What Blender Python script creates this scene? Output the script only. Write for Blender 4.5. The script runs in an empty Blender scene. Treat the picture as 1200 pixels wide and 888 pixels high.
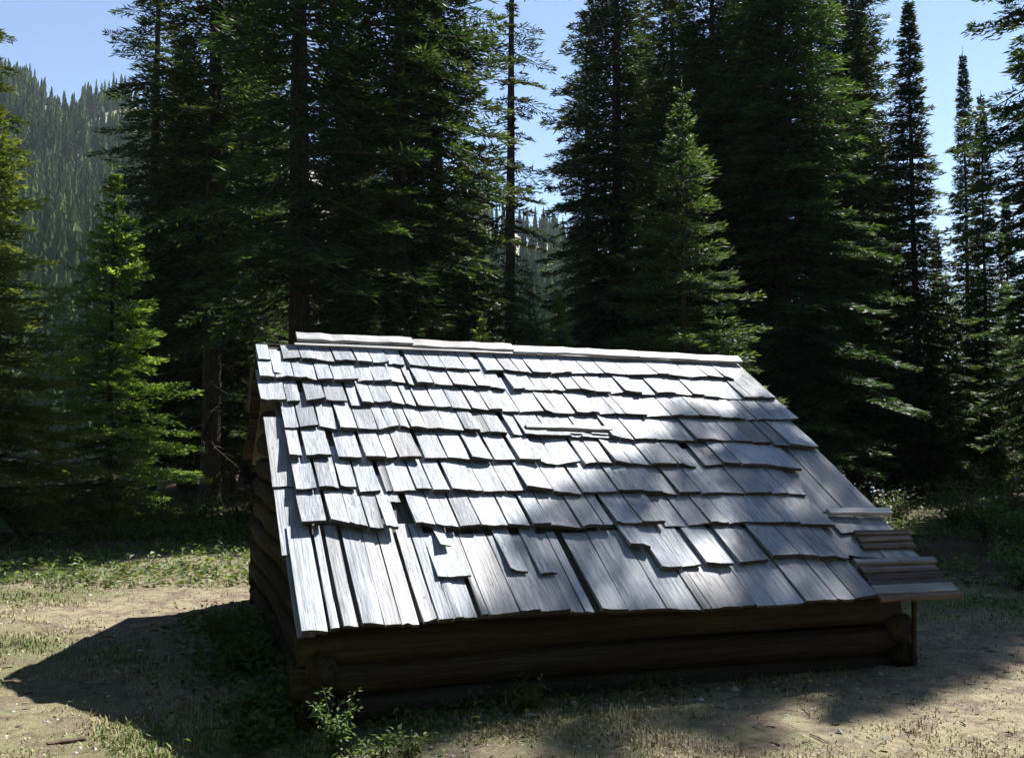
import bpy, math, random
import numpy as np
from mathutils import Vector, Matrix, Euler

scene = bpy.context.scene
C = scene.collection
R = math.radians
rng = np.random.default_rng(11)
random.seed(4)

# ------------------------------------------------------------ camera, sky, sun, exposure
cam_d = bpy.data.cameras.new('camera')
cam = bpy.data.objects.new('camera', cam_d)
C.objects.link(cam)
cam.location = (0, 0, 1.9745)
cam.rotation_euler = (R(90 + 2.8), 0, 0)
cam_d.sensor_width = 36
cam_d.lens = 36 * 1144 / 1200
cam_d.clip_start = 0.05
cam_d.clip_end = 6000
scene.camera = cam

SUN_EL, SUN_AZ = 49.8, 40.0          # height above the horizon, degrees to the right of straight ahead
world = bpy.data.worlds.new('World')
scene.world = world
world.use_nodes = True
wn = world.node_tree
wn.nodes.clear()
sky = wn.nodes.new('ShaderNodeTexSky')
sky.sky_type = 'NISHITA'
sky.sun_disc = False
sky.sun_elevation = R(SUN_EL)
sky.sun_rotation = R(SUN_AZ)
sky.altitude = 1500
sky.air_density = 1.0
sky.dust_density = 0.2
sky.ozone_density = 1.0
bg = wn.nodes.new('ShaderNodeBackground')
bg.inputs[1].default_value = 0.072
wo = wn.nodes.new('ShaderNodeOutputWorld')
wn.links.new(sky.outputs[0], bg.inputs[0])
wn.links.new(bg.outputs[0], wo.inputs[0])

sd = bpy.data.lights.new('sun', 'SUN')
sd.energy = 5.0
sd.angle = R(0.53)
sd.color = (1.0, 0.965, 0.915)
sun = bpy.data.objects.new('sun', sd)
C.objects.link(sun)
sdir = Vector((math.sin(R(SUN_AZ)) * math.cos(R(SUN_EL)), math.cos(R(SUN_AZ)) * math.cos(R(SUN_EL)), math.sin(R(SUN_EL))))
sun.rotation_euler = sdir.to_track_quat('Z', 'Y').to_euler()
sun.location = sdir * 60

scene.view_settings.view_transform = 'Standard'
scene.view_settings.look = 'None'
scene.view_settings.gamma = 1
scene.view_settings.use_curve_mapping = False
scene.view_settings.exposure = 1.45
scene.cycles.max_bounces = 5
scene.cycles.diffuse_bounces = 3
scene.cycles.glossy_bounces = 2
scene.cycles.transmission_bounces = 3
scene.cycles.volume_bounces = 0


# ------------------------------------------------------------ helpers
def link(name, mesh, parent=None, loc=None, rot=None, scale=None):
    o = bpy.data.objects.new(name, mesh)
    C.objects.link(o)
    if parent is not None:
        o.parent = parent
    if loc is not None:
        o.location = loc
    if rot is not None:
        o.rotation_euler = rot
    if scale is not None:
        o.scale = (scale,) * 3 if isinstance(scale, (int, float)) else scale
    return o


def tag(o, label=None, cat=None, group=None, kind=None):
    if label: o['label'] = label
    if cat: o['category'] = cat
    if group: o['group'] = group
    if kind: o['kind'] = kind
    return o


def np_mesh(name, V, F, mat, tint=None, smooth=False):
    """V (n,3), F (m,k) with k = 3 or 4"""
    V = np.ascontiguousarray(V, dtype=np.float32)
    F = np.ascontiguousarray(F, dtype=np.int32)
    me = bpy.data.meshes.new(name)
    m, k = F.shape
    me.vertices.add(len(V)); me.vertices.foreach_set('co', V.ravel())
    me.loops.add(m * k); me.loops.foreach_set('vertex_index', F.ravel())
    me.polygons.add(m)
    me.polygons.foreach_set('loop_start', np.arange(0, m * k, k, dtype=np.int32))
    me.polygons.foreach_set('use_smooth', np.full(m, smooth, dtype=bool))
    me.update(calc_edges=True)
    if tint is not None:
        a = me.attributes.new('tint', 'FLOAT', 'POINT')
        a.data.foreach_set('value', np.ascontiguousarray(tint, dtype=np.float32))
    me.materials.append(mat)
    return me


def py_mesh(name, V, F, mat, smooth=False):
    me = bpy.data.meshes.new(name)
    me.from_pydata([tuple(v) for v in V], [], [tuple(f) for f in F])
    me.materials.append(mat)
    if smooth:
        me.polygons.foreach_set('use_smooth', [True] * len(me.polygons))
    me.update()
    return me


def vnoise(x, y, seed=0):
    """smooth value noise in [0,1] for arrays"""
    xi = np.floor(x).astype(np.int64); yi = np.floor(y).astype(np.int64)
    fx = x - xi; fy = y - yi
    fx = fx * fx * (3 - 2 * fx); fy = fy * fy * (3 - 2 * fy)
    def h(a, b):
        n = (a * 374761393 + b * 668265263 + seed * 982451653) & 0xffffffff
        n = ((n ^ (n >> 13)) * 1274126177) & 0xffffffff
        return ((n ^ (n >> 16)) & 0xffff) / 65535.0
    return (h(xi, yi) * (1 - fx) + h(xi + 1, yi) * fx) * (1 - fy) + (h(xi, yi + 1) * (1 - fx) + h(xi + 1, yi + 1) * fx) * fy


def fbm(x, y, seed=0, octs=4):
    s = 0; a = 0.5; t = 0
    for i in range(octs):
        s = s + a * vnoise(x * 2 ** i, y * 2 ** i, seed + i); t += a; a *= 0.5
    return s / t


def sstep(a, b, x):
    t = np.clip((x - a) / (b - a), 0, 1)
    return t * t * (3 - 2 * t)


# ------------------------------------------------------------ materials
class NT:
    def __init__(self, name):
        self.m = bpy.data.materials.new(name)
        self.m.use_nodes = True
        self.t = self.m.node_tree
        self.b = self.t.nodes['Principled BSDF']
        self.out = self.t.nodes['Material Output']
    def n(self, typ, **kw):
        nd = self.t.nodes.new(typ)
        for k, v in kw.items():
            if k.startswith('in_'):
                nd.inputs[int(k[3:])].default_value = v
            else:
                setattr(nd, k, v)
        return nd
    def l(self, a, b):
        self.t.links.new(a, b)
    def ramp(self, fac, stops, interp='LINEAR'):
        nd = self.t.nodes.new('ShaderNodeValToRGB')
        nd.color_ramp.interpolation = interp
        e = nd.color_ramp.elements
        while len(e) < len(stops):
            e.new(0.5)
        for s, (p, c) in zip(e, stops):
            s.position = p
            s.color = (c, c, c, 1) if isinstance(c, (int, float)) else (*c, 1)
        self.l(fac, nd.inputs[0])
        return nd.outputs[0]
    def noise(self, vec, scale, detail=4, rough=0.55, dist=0.0):
        nd = self.n('ShaderNodeTexNoise')
        nd.inputs['Scale'].default_value = scale
        nd.inputs['Detail'].default_value = detail
        nd.inputs['Roughness'].default_value = rough
        nd.inputs['Distortion'].default_value = dist
        if vec is not None: self.l(vec, nd.inputs['Vector'])
        return nd.outputs[0]
    def mapping(self, vec, scale=(1, 1, 1), loc=(0, 0, 0)):
        nd = self.n('ShaderNodeMapping')
        nd.inputs['Scale'].default_value = scale
        nd.inputs['Location'].default_value = loc
        self.l(vec, nd.inputs['Vector'])
        return nd.outputs[0]
    def mix(self, fac, a, b, mode='MIX'):
        nd = self.n('ShaderNodeMix', data_type='RGBA', blend_type=mode)
        for i, v in ((0, fac), (6, a), (7, b)):
            if isinstance(v, (int, float)): nd.inputs[i].default_value = v if i == 0 else (v, v, v, 1)
            elif isinstance(v, tuple): nd.inputs[i].default_value = (*v, 1)
            else: self.l(v, nd.inputs[i])
        return nd.outputs[2]
    def math(self, op, a, b=0.0, c=None):
        nd = self.n('ShaderNodeMath', operation=op)
        for i, v in enumerate((a, b) if c is None else (a, b, c)):
            if isinstance(v, (int, float)): nd.inputs[i].default_value = v
            else: self.l(v, nd.inputs[i])
        return nd.outputs[0]
    def bump(self, h, strength=0.4, dist=0.01):
        nd = self.n('ShaderNodeBump')
        nd.inputs['Strength'].default_value = strength
        nd.inputs['Distance'].default_value = dist
        self.l(h, nd.inputs['Height'])
        self.l(nd.outputs[0], self.b.inputs['Normal'])
    def base(self, col, rough=0.8, spec=0.3):
        if isinstance(col, tuple): self.b.inputs['Base Color'].default_value = (*col, 1)
        else: self.l(col, self.b.inputs['Base Color'])
        if isinstance(rough, (int, float)): self.b.inputs['Roughness'].default_value = rough
        else: self.l(rough, self.b.inputs['Roughness'])
        self.b.inputs['Specular IOR Level'].default_value = spec
        return self.m


def wood_mat(name, lo, mid, hi, grain_axis='Y', rough=0.6, spec=0.35, warm=(0.30, 0.22, 0.16), warm_amt=0.25, bump=0.5):
    """weathered split wood, grain along the given local axis, each piece its own"""
    n = NT(name)
    tc = n.n('ShaderNodeTexCoord'); oi = n.n('ShaderNodeObjectInfo')
    rnd = oi.outputs['Random']
    off = n.n('ShaderNodeCombineXYZ')
    n.l(n.math('MULTIPLY', rnd, 37.0), off.inputs[0]); n.l(n.math('MULTIPLY', rnd, 91.0), off.inputs[1]); n.l(n.math('MULTIPLY', rnd, 13.0), off.inputs[2])
    va = n.n('ShaderNodeVectorMath', operation='ADD')
    n.l(tc.outputs['Object'], va.inputs[0]); n.l(off.outputs[0], va.inputs[1])
    v = va.outputs[0]
    sc = {'X': (1.6, 60, 60), 'Y': (60, 1.6, 60)}[grain_axis]
    sc2 = {'X': (.9, 16, 16), 'Y': (16, .9, 16)}[grain_axis]
    sc3 = {'X': (2.2, 130, 130), 'Y': (130, 2.2, 130)}[grain_axis]
    g1 = n.noise(n.mapping(v, sc), 1.0, 5, 0.65, 0.3)
    g2 = n.noise(n.mapping(v, sc2), 1.0, 3, 0.5, 0.6)
    g3 = n.noise(n.mapping(v, sc3), 1.0, 2, 0.5, 0.0)
    g = n.math('ADD', n.math('MULTIPLY', g1, 0.55), n.math('MULTIPLY', g2, 0.45))
    col = n.ramp(g, [(0.30, lo), (0.50, mid), (0.68, hi)])
    # brownish, less weathered streaks
    w = n.ramp(n.noise(v, 3.1, 3, 0.6), [(0.52, 0.0), (0.75, 1.0)])
    col = n.mix(n.math('MULTIPLY', w, warm_amt), col, warm)
    # fine checks and cracks running with the grain
    cr = n.ramp(g3, [(0.29, 1.0), (0.36, 0.0)])
    col = n.mix(n.math('MULTIPLY', cr, 0.65), col, tuple(0.22 * c for c in mid))
    # a few knots and lichen spots
    vo = n.n('ShaderNodeTexVoronoi', feature='F1'); vo.inputs['Scale'].default_value = 2.6
    n.l(n.mapping(v, (2.2, 1.2, 1) if grain_axis == 'Y' else (1.2, 2.2, 1)), vo.inputs['Vector'])
    kn = n.ramp(vo.outputs[0], [(0.035, 1.0), (0.065, 0.0)])
    col = n.mix(n.math('MULTIPLY', kn, 0.8), col, (0.05, 0.04, 0.035))
    tone = n.n('ShaderNodeTexWhiteNoise', noise_dimensions='1D'); n.l(n.math('MULTIPLY', rnd, 517.0), tone.inputs['W'])
    t2 = n.n('ShaderNodeTexWhiteNoise', noise_dimensions='1D'); n.l(n.math('MULTIPLY', rnd, 1213.0), t2.inputs['W'])
    col = n.mix(n.math('MULTIPLY', n.ramp(tone.outputs['Value'], [(0.62, 0.0), (1.0, 1.0)]), 0.45), col, warm)
    br = n.math('ADD', n.math('MULTIPLY', n.ramp(t2.outputs['Value'], [(0.0, 0.0), (0.25, 0.45), (1.0, 1.0)]), 0.55), 0.6)
    hs = n.n('ShaderNodeHueSaturation'); n.l(br, hs.inputs['Value']); n.l(col, hs.inputs['Color'])
    h = n.math('SUBTRACT', g, n.math('MULTIPLY', cr, 0.35))
    n.bump(h, bump, 0.012)
    return n.base(hs.outputs[0], n.ramp(g1, [(0.3, rough + .12), (0.7, rough - .06)]), spec)


M = {}
M['shake'] = wood_mat('weathered_shake', (.14, .16, .187), (.30, .33, .372), (.485, .515, .56), 'Y', 0.55, 0.3, (.33, .29, .26), 0.25, 0.8)
M['shake_end'] = wood_mat('shake_end_grain', (.03, .028, .026), (.075, .07, .066), (.13, .12, .115), 'Y', 0.9, 0.1, (.08, .06, .045), 0.3, 0.5)
M['board'] = wood_mat('weathered_board', (.15, .155, .165), (.32, .33, .345), (.50, .51, .525), 'X', 0.55, 0.35, (.30, .25, .21), 0.3, 0.7)
M['grey'] = wood_mat('shade_grey_batten', (.09, .09, .095), (.20, .20, .205), (.32, .32, .32), 'X', 0.7, 0.3, (.2, .15, .11), 0.35, 0.6)  # batten grey darkened, shade painted into the colour
M['rotten_shaded'] = wood_mat('rotten_shaded_board', (.05, .04, .034), (.12, .095, .08), (.24, .21, .19), 'X', 0.8, 0.2, (.14, .07, .04), 0.5, 0.8)  # rot brown; on the roof battens it also paints in shade
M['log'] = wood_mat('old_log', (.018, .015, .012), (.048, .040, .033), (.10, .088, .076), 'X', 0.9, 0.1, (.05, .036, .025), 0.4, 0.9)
M['deck'] = wood_mat('roof_deck', (.06, .055, .05), (.14, .13, .12), (.24, .225, .21), 'Y', 0.9, 0.1)


def bark_mat(name, lo, hi):
    n = NT(name)
    tc = n.n('ShaderNodeTexCoord'); oi = n.n('ShaderNodeObjectInfo')
    v = n.mapping(tc.outputs['Object'], (9, 9, 2.2))
    g = n.noise(v, 1.3, 6, 0.7, 0.4)
    col = n.ramp(g, [(0.32, lo), (0.66, hi)])
    li = n.ramp(n.noise(tc.outputs['Object'], 2.3, 4, 0.6), [(0.55, 0.0), (0.72, 1.0)])
    col = n.mix(n.math('MULTIPLY', li, 0.35), col, (0.16, 0.165, 0.13))
    n.bump(g, 0.9, 0.04)
    return n.base(col, 0.92, 0.1)


M['bark'] = bark_mat('conifer_bark', (.026, .020, .017), (.11, .09, .078))
M['twig'] = bark_mat('dead_twig', (.05, .042, .036), (.14, .12, .105))


def leaf_mat(name, dark, mid, tip, trans=0.3, rough=0.55, spec=0.3):
    n = NT(name)
    at = n.n('ShaderNodeAttribute', attribute_name='tint')
    oi = n.n('ShaderNodeObjectInfo')
    tc = n.n('ShaderNodeTexCoord')
    patch = n.noise(tc.outputs['Object'], 1.1, 3, 0.6)
    f = n.math('ADD', at.outputs['Fac'], n.math('MULTIPLY', n.math('SUBTRACT', patch, 0.5), 0.5))
    col = n.ramp(f, [(0.05, dark), (0.5, mid), (0.95, tip)])
    hs = n.n('ShaderNodeHueSaturation')
    n.l(n.math('ADD', n.math('MULTIPLY', oi.outputs['Random'], 0.04), 0.48), hs.inputs['Hue'])
    n.l(n.math('ADD', n.math('MULTIPLY', oi.outputs['Random'], 0.3), 0.85), hs.inputs['Value'])
    n.l(col, hs.inputs['Color'])
    c = hs.outputs[0]
    n.base(c, rough, spec)
    tr = n.n('ShaderNodeBsdfTranslucent')
    yl = n.mix(1.0, c, (1.25, 1.15, 0.55), 'MULTIPLY')
    n.l(yl, tr.inputs[0])
    mx = n.n('ShaderNodeMixShader', in_0=trans)
    n.l(n.b.outputs[0], mx.inputs[1]); n.l(tr.outputs[0], mx.inputs[2])
    n.l(mx.outputs[0], n.out.inputs[0])
    return n.m


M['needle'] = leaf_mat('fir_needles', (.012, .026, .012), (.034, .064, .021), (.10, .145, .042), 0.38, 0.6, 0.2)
M['needle_young_lit'] = leaf_mat('young_fir_needles_lit', (.065, .120, .028), (.150, .235, .052), (.26, .33, .09), 0.54, 0.6, 0.25)  # young fir colour lightened to paint in bright sun
M['needle_young_dim'] = leaf_mat('young_fir_needles_dim', (.022, .048, .018), (.060, .108, .036), (.13, .19, .07), 0.44, 0.6, 0.25)  # darker copy for less sunlit young firs, light painted into the colour
M['far_needle'] = leaf_mat('far_forest_needles', (.016, .036, .014), (.040, .072, .024), (.10, .13, .04), 0.2, 0.9, 0.05)
M['leaf'] = leaf_mat('broad_leaves', (.03, .06, .015), (.07, .12, .03), (.15, .20, .05), 0.4, 0.45)
M['herb'] = leaf_mat('herb_leaves', (.035, .065, .015), (.085, .14, .035), (.17, .23, .06), 0.42, 0.5)


def ground_mat():
    n = NT('ground_soil')
    g = n.n('ShaderNodeNewGeometry')
    p = g.outputs['Position']
    big = n.noise(p, 0.55, 4, 0.6, 0.4)
    med = n.noise(p, 3.2, 5, 0.65, 0.3)
    fine = n.noise(p, 38, 4, 0.7)
    vfine = n.noise(p, 120, 2, 0.6)
    soil = n.ramp(fine, [(0.3, (.085, .062, .048)), (0.5, (.165, .122, .095)), (0.72, (.27, .22, .175))])
    straw = n.ramp(vfine, [(0.3, (.13, .107, .066)), (0.5, (.25, .213, .14)), (0.7, (.42, .375, .26))])
    green = n.ramp(vfine, [(0.3, (.035, .05, .014)), (0.55, (.085, .115, .03)), (0.75, (.16, .18, .06))])
    col = n.mix(n.ramp(med, [(0.42, 0.0), (0.56, 1.0)]), soil, straw)
    blot = n.noise(p, 9.0, 4, 0.7, 0.6)
    col = n.mix(n.ramp(blot, [(0.50, 0.0), (0.68, 0.75)]), col, (.085, .062, .04))
    col = n.mix(n.ramp(blot, [(0.30, 0.6), (0.42, 0.0)]), col, (.36, .31, .21))
    at = n.n('ShaderNodeAttribute', attribute_name='tint')      # where grass grows
    gm = n.math('MULTIPLY', n.ramp(big, [(0.36, 0.35), (0.58, 1.0)]), n.ramp(med, [(0.36, 0.35), (0.58, 1.0)]))
    col = n.mix(n.math('MULTIPLY', gm, n.math('MINIMUM', at.outputs['Fac'], 1.0)), col, green)
    # forest litter under the trees
    fl = n.n('ShaderNodeAttribute', attribute_name='litter')
    litter = n.ramp(fine, [(0.3, (.030, .022, .015)), (0.55, (.075, .054, .036)), (0.75, (.13, .10, .065))])
    lm = n.math('ADD', fl.outputs['Fac'], n.math('MULTIPLY', n.math('SUBTRACT', med, 0.5), 0.7))
    lmr = n.ramp(lm, [(0.35, 0.0), (0.65, 1.0)])
    col = n.mix(lmr, col, litter)
    # far hillside: pale rock and dry meadow
    rk = n.n('ShaderNodeAttribute', attribute_name='rock')
    rn = n.noise(p, 0.06, 6, 0.7)
    rock = n.ramp(rn, [(0.35, (.13, .125, .115)), (0.5, (.30, .28, .25)), (0.65, (.20, .20, .09))])
    col = n.mix(rk.outputs['Fac'], col, rock)
    h = n.math('ADD', n.math('MULTIPLY', fine, 0.6), n.math('MULTIPLY', vfine, 0.4))
    n.bump(h, 0.85, 0.03)
    return n.base(col, 0.95, 0.12)


M['ground'] = ground_mat()


def stone_mat():
    n = NT('pale_stone')
    tc = n.n('ShaderNodeTexCoord')
    col = n.ramp(n.noise(tc.outputs['Object'], 30, 5, 0.7), [(0.3, (.28, .27, .25)), (0.7, (.55, .53, .5))])
    n.bump(n.noise(tc.outputs['Object'], 60, 3), 0.5, 0.004)
    return n.base(col, 0.8, 0.3)


M['stone'] = stone_mat()


def water_mat():
    n = NT('lake_water')
    g = n.n('ShaderNodeNewGeometry')
    w = n.noise(n.mapping(g.outputs['Position'], (1, 2.4, 1)), 1.2, 4, 0.6)
    n.bump(w, 1.0, 0.6)
    n.base((.012, .055, .12), 0.2, 0.5)
    n.b.inputs['IOR'].default_value = 1.33
    return n.m


M['water'] = water_mat()
n_ = NT('dry_grass')
at_ = n_.n('ShaderNodeAttribute', attribute_name='tint')
n_.base(n_.ramp(at_.outputs['Fac'], [(0.0, (.07, .12, .025)), (0.38, (.15, .20, .05)), (0.5, (.33, .28, .13)), (1.0, (.50, .44, .26))]), 0.7, 0.2)
M['grass'] = n_.m

# ------------------------------------------------------------ ground, hills, lake
LAKE_Z = -5.0


def terrain(X, Y):
    near = np.exp(-((X / 14) ** 2 + ((Y - 8) / 14) ** 2))
    z = (fbm(X * .8 + 50, Y * .8 + 50, 3, 4) - .5) * .20 + (fbm(X * 4 + 9, Y * 4, 7, 3) - .5) * .075
    z = z * (0.35 + 0.65 * sstep(3.0, 12.0, np.abs(Y - 7)))
    z = z + (fbm(X * .12, Y * .12, 21, 3) - .5) * 1.2 * sstep(18, 40, Y)
    z = z - .13 * np.exp(-((X + 1.6) / 1.1) ** 2 - ((Y - 5.6) / .8) ** 2)
    # the bench drops away to the lake
    z = z - 7.5 * sstep(33, 75, Y) - 0.9 * sstep(29, 40, Y) * sstep(2, 9, X)
    # forested mountain across the water, high to the left
    u = X * 450 / np.maximum(Y, 60)
    crest = np.interp(u, [-420, -300, -236, -190, -120, -40, 16, 79, 150, 220, 400], [205, 178, 163, 154, 136, 104, 92, 52, 12, 2, 2])
    crest = crest + (fbm(u * .03, u * 0 + 3, 5, 4) - .5) * 22
    s = np.clip((Y - 105) / 345, 0, 1)
    prof = s ** 1.15
    back = np.where(Y > 450, np.exp(-((Y - 450) / 500) ** 2), 1.0)
    shore = sstep(105, 150, Y) * 5.0 * sstep(140, 60, u)
    z = z + crest * prof * back + shore + (fbm(X * .018, Y * .018, 33, 5) - .5) * 26 * sstep(120, 260, Y) * sstep(150, 20, u)
    return z


def gz(x, y):
    return float(terrain(np.array([float(x)]), np.array([float(y)]))[0])


def axis(lo, hi, f0, f1, step, growth):
    a = list(np.arange(f0, f1 + step / 2, step))
    s = step; v = a[-1]
    while v < hi:
        s = min(s * growth, 40); v += s; a.append(v)
    s = step; v = a[0]; b = []
    while v > lo:
        s = min(s * growth, 40); v -= s; b.append(v)
    return np.array(b[::-1] + a)


gx = axis(-1400, 1400, -7.5, 7.5, .11, 1.12)
gy = axis(-300, 2400, 3.5, 15, .11, 1.09)
GX, GY = np.meshgrid(gx, gy)
GZ = terrain(GX, GY)
nx, ny = len(gx), len(gy)
idx = np.arange(nx * ny).reshape(ny, nx)
F = np.stack([idx[:-1, :-1], idx[:-1, 1:], idx[1:, 1:], idx[1:, :-1]], -1).reshape(-1, 4)


def grassiness(X, Y):
    """0 bare trampled soil .. 1 green growth"""
    path = np.exp(-((Y - (10.6 + 0.08 * X)) / 1.15) ** 2) * sstep(-1.5, -3.0, X) * sstep(-8.5, -5.0, X)
    g = 0.55 + (fbm(X * .45 + 4, Y * .45, 77, 3) - .5) * 1.2
    g = g + 0.5 * sstep(-3.0, -5.5, X) * sstep(13, 8, Y) - 0.35 * sstep(0.0, 3.0, X) * sstep(12, 8, Y)
    g = g + 0.75 * sstep(-.36, -.45, X / np.maximum(Y, 1)) * sstep(9.0, 12.5, Y) + .5 * sstep(14, 16, Y) * sstep(-3, -5, X) + .35 * sstep(7.2, 5.6, Y) * sstep(-.2, -1.2, X) * sstep(-3.4, -2.4, X)
    return np.clip(g - 0.9 * path, 0, 1)


def litterness(X, Y):
    edge = 15.5 + (fbm(X * .35, Y * .35, 15, 3) - .5) * 4 - 3.5 * sstep(2, 7, X)
    return np.clip(sstep(edge - 2, edge + 1.5, Y), 0, 1)


ground_me = np_mesh('ground', np.stack([GX, GY, GZ], -1).reshape(-1, 3), F, M['ground'], grassiness(GX, GY).ravel(), True)
a = ground_me.attributes.new('litter', 'FLOAT', 'POINT')
a.data.foreach_set('value', litterness(GX, GY).ravel().astype(np.float32))
u_ = GX * 450 / np.maximum(GY, 60)
rock = sstep(120, 200, GY) * (0.25 + 0.75 * sstep(.50, .60, fbm(GX * .02, GY * .02, 90, 4)))
a = ground_me.attributes.new('rock', 'FLOAT', 'POINT')
a.data.foreach_set('value', rock.ravel().astype(np.float32))
tag(link('ground', ground_me), kind='structure')

lk = np_mesh('lake', np.array([[-900, 40, LAKE_Z], [1300, 40, LAKE_Z], [1300, 2200, LAKE_Z], [-900, 2200, LAKE_Z]]), np.array([[0, 1, 2, 3]]), M['water'])
tag(link('lake', lk), kind='structure')

# ------------------------------------------------------------ the cabin
EL = Vector((-1.4025, 6.3654, 1.9745 - 1.3459))
rv = Vector((.94092, .33838, -.01325)).normalized()
uv = Vector((-.27750, .79261, .54292)).normalized()
nv = rv.cross(uv).normalized()
uv = nv.cross(rv).normalized()
ROOF = Matrix((rv, uv, nv)).transposed().to_4x4()          # local x along the eave, y up the slope, z out of the roof
SL, WD = 3.95, 5.44                                         # slope length, roof width
cabin = bpy.data.objects.new('log_cabin', None)
C.objects.link(cabin)
cabin.empty_display_size = .3
cabin.location = (EL.x, EL.y, 0)
tag(cabin, 'small old log cabin with low eaves under a silver grey shake roof', 'cabin')


def on_roof(name, me, parent, a, b, z=0.0):
    o = link(name, me, parent)
    M4 = ROOF.copy()
    M4.translation = EL + rv * a + uv * b + nv * z - Vector(cabin.location)
    o.matrix_local = M4
    return o


def slab(name, x0, x1, y0, y1, z0, z1, mat, seg=8, wob=.006):
    """a plank lying in a local frame, with wavering long edges"""
    xs = np.linspace(x0, x1, seg + 1)
    V = []
    for x in xs:
        e = [(rng.random() - .5) * 2 * wob for _ in range(4)]
        V += [(x, y0 + e[0], z0 + e[1] * .3), (x, y1 + e[2], z0 + e[1] * .3), (x, y1 + e[2], z1 + e[3] * .6), (x, y0 + e[0], z1 + e[3] * .6)]
    F = [(0, 1, 2, 3)]
    for i in range(seg):
        b = i * 4
        F += [(b, b + 4, b + 5, b + 1), (b + 1, b + 5, b + 6, b + 2), (b + 2, b + 6, b + 7, b + 3), (b + 3, b + 7, b + 4, b)]
    b = seg * 4
    F += [(b + 3, b + 2, b + 1, b)]
    return py_mesh(name, V, F, mat)


# roof: the deck under the shakes is the part that carries them
def deck_mesh():
    V = [(.10, .16, -.075), (WD - .05, .16, -.075), (WD - .05, SL - .03, -.075), (.10, SL - .03, -.075),
         (.10, .10, -.035), (WD - .05, .10, -.035), (WD - .05, SL - .03, -.035), (.10, SL - .03, -.035)]
    return py_mesh('roof', V, [(3, 2, 1, 0), (4, 5, 6, 7), (0, 1, 5, 4), (1, 2, 6, 5), (2, 3, 7, 6), (3, 0, 4, 7)], M['deck'])


roof = on_roof('roof', deck_mesh(), cabin, 0, 0)


def on_deck(name, me, a, b, z=0.0, rz=0.0, rx=0.0):
    o = link(name, me, roof)
    o.location = (a, b, z)
    o.rotation_euler = (rx, 0, rz)
    return o


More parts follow.
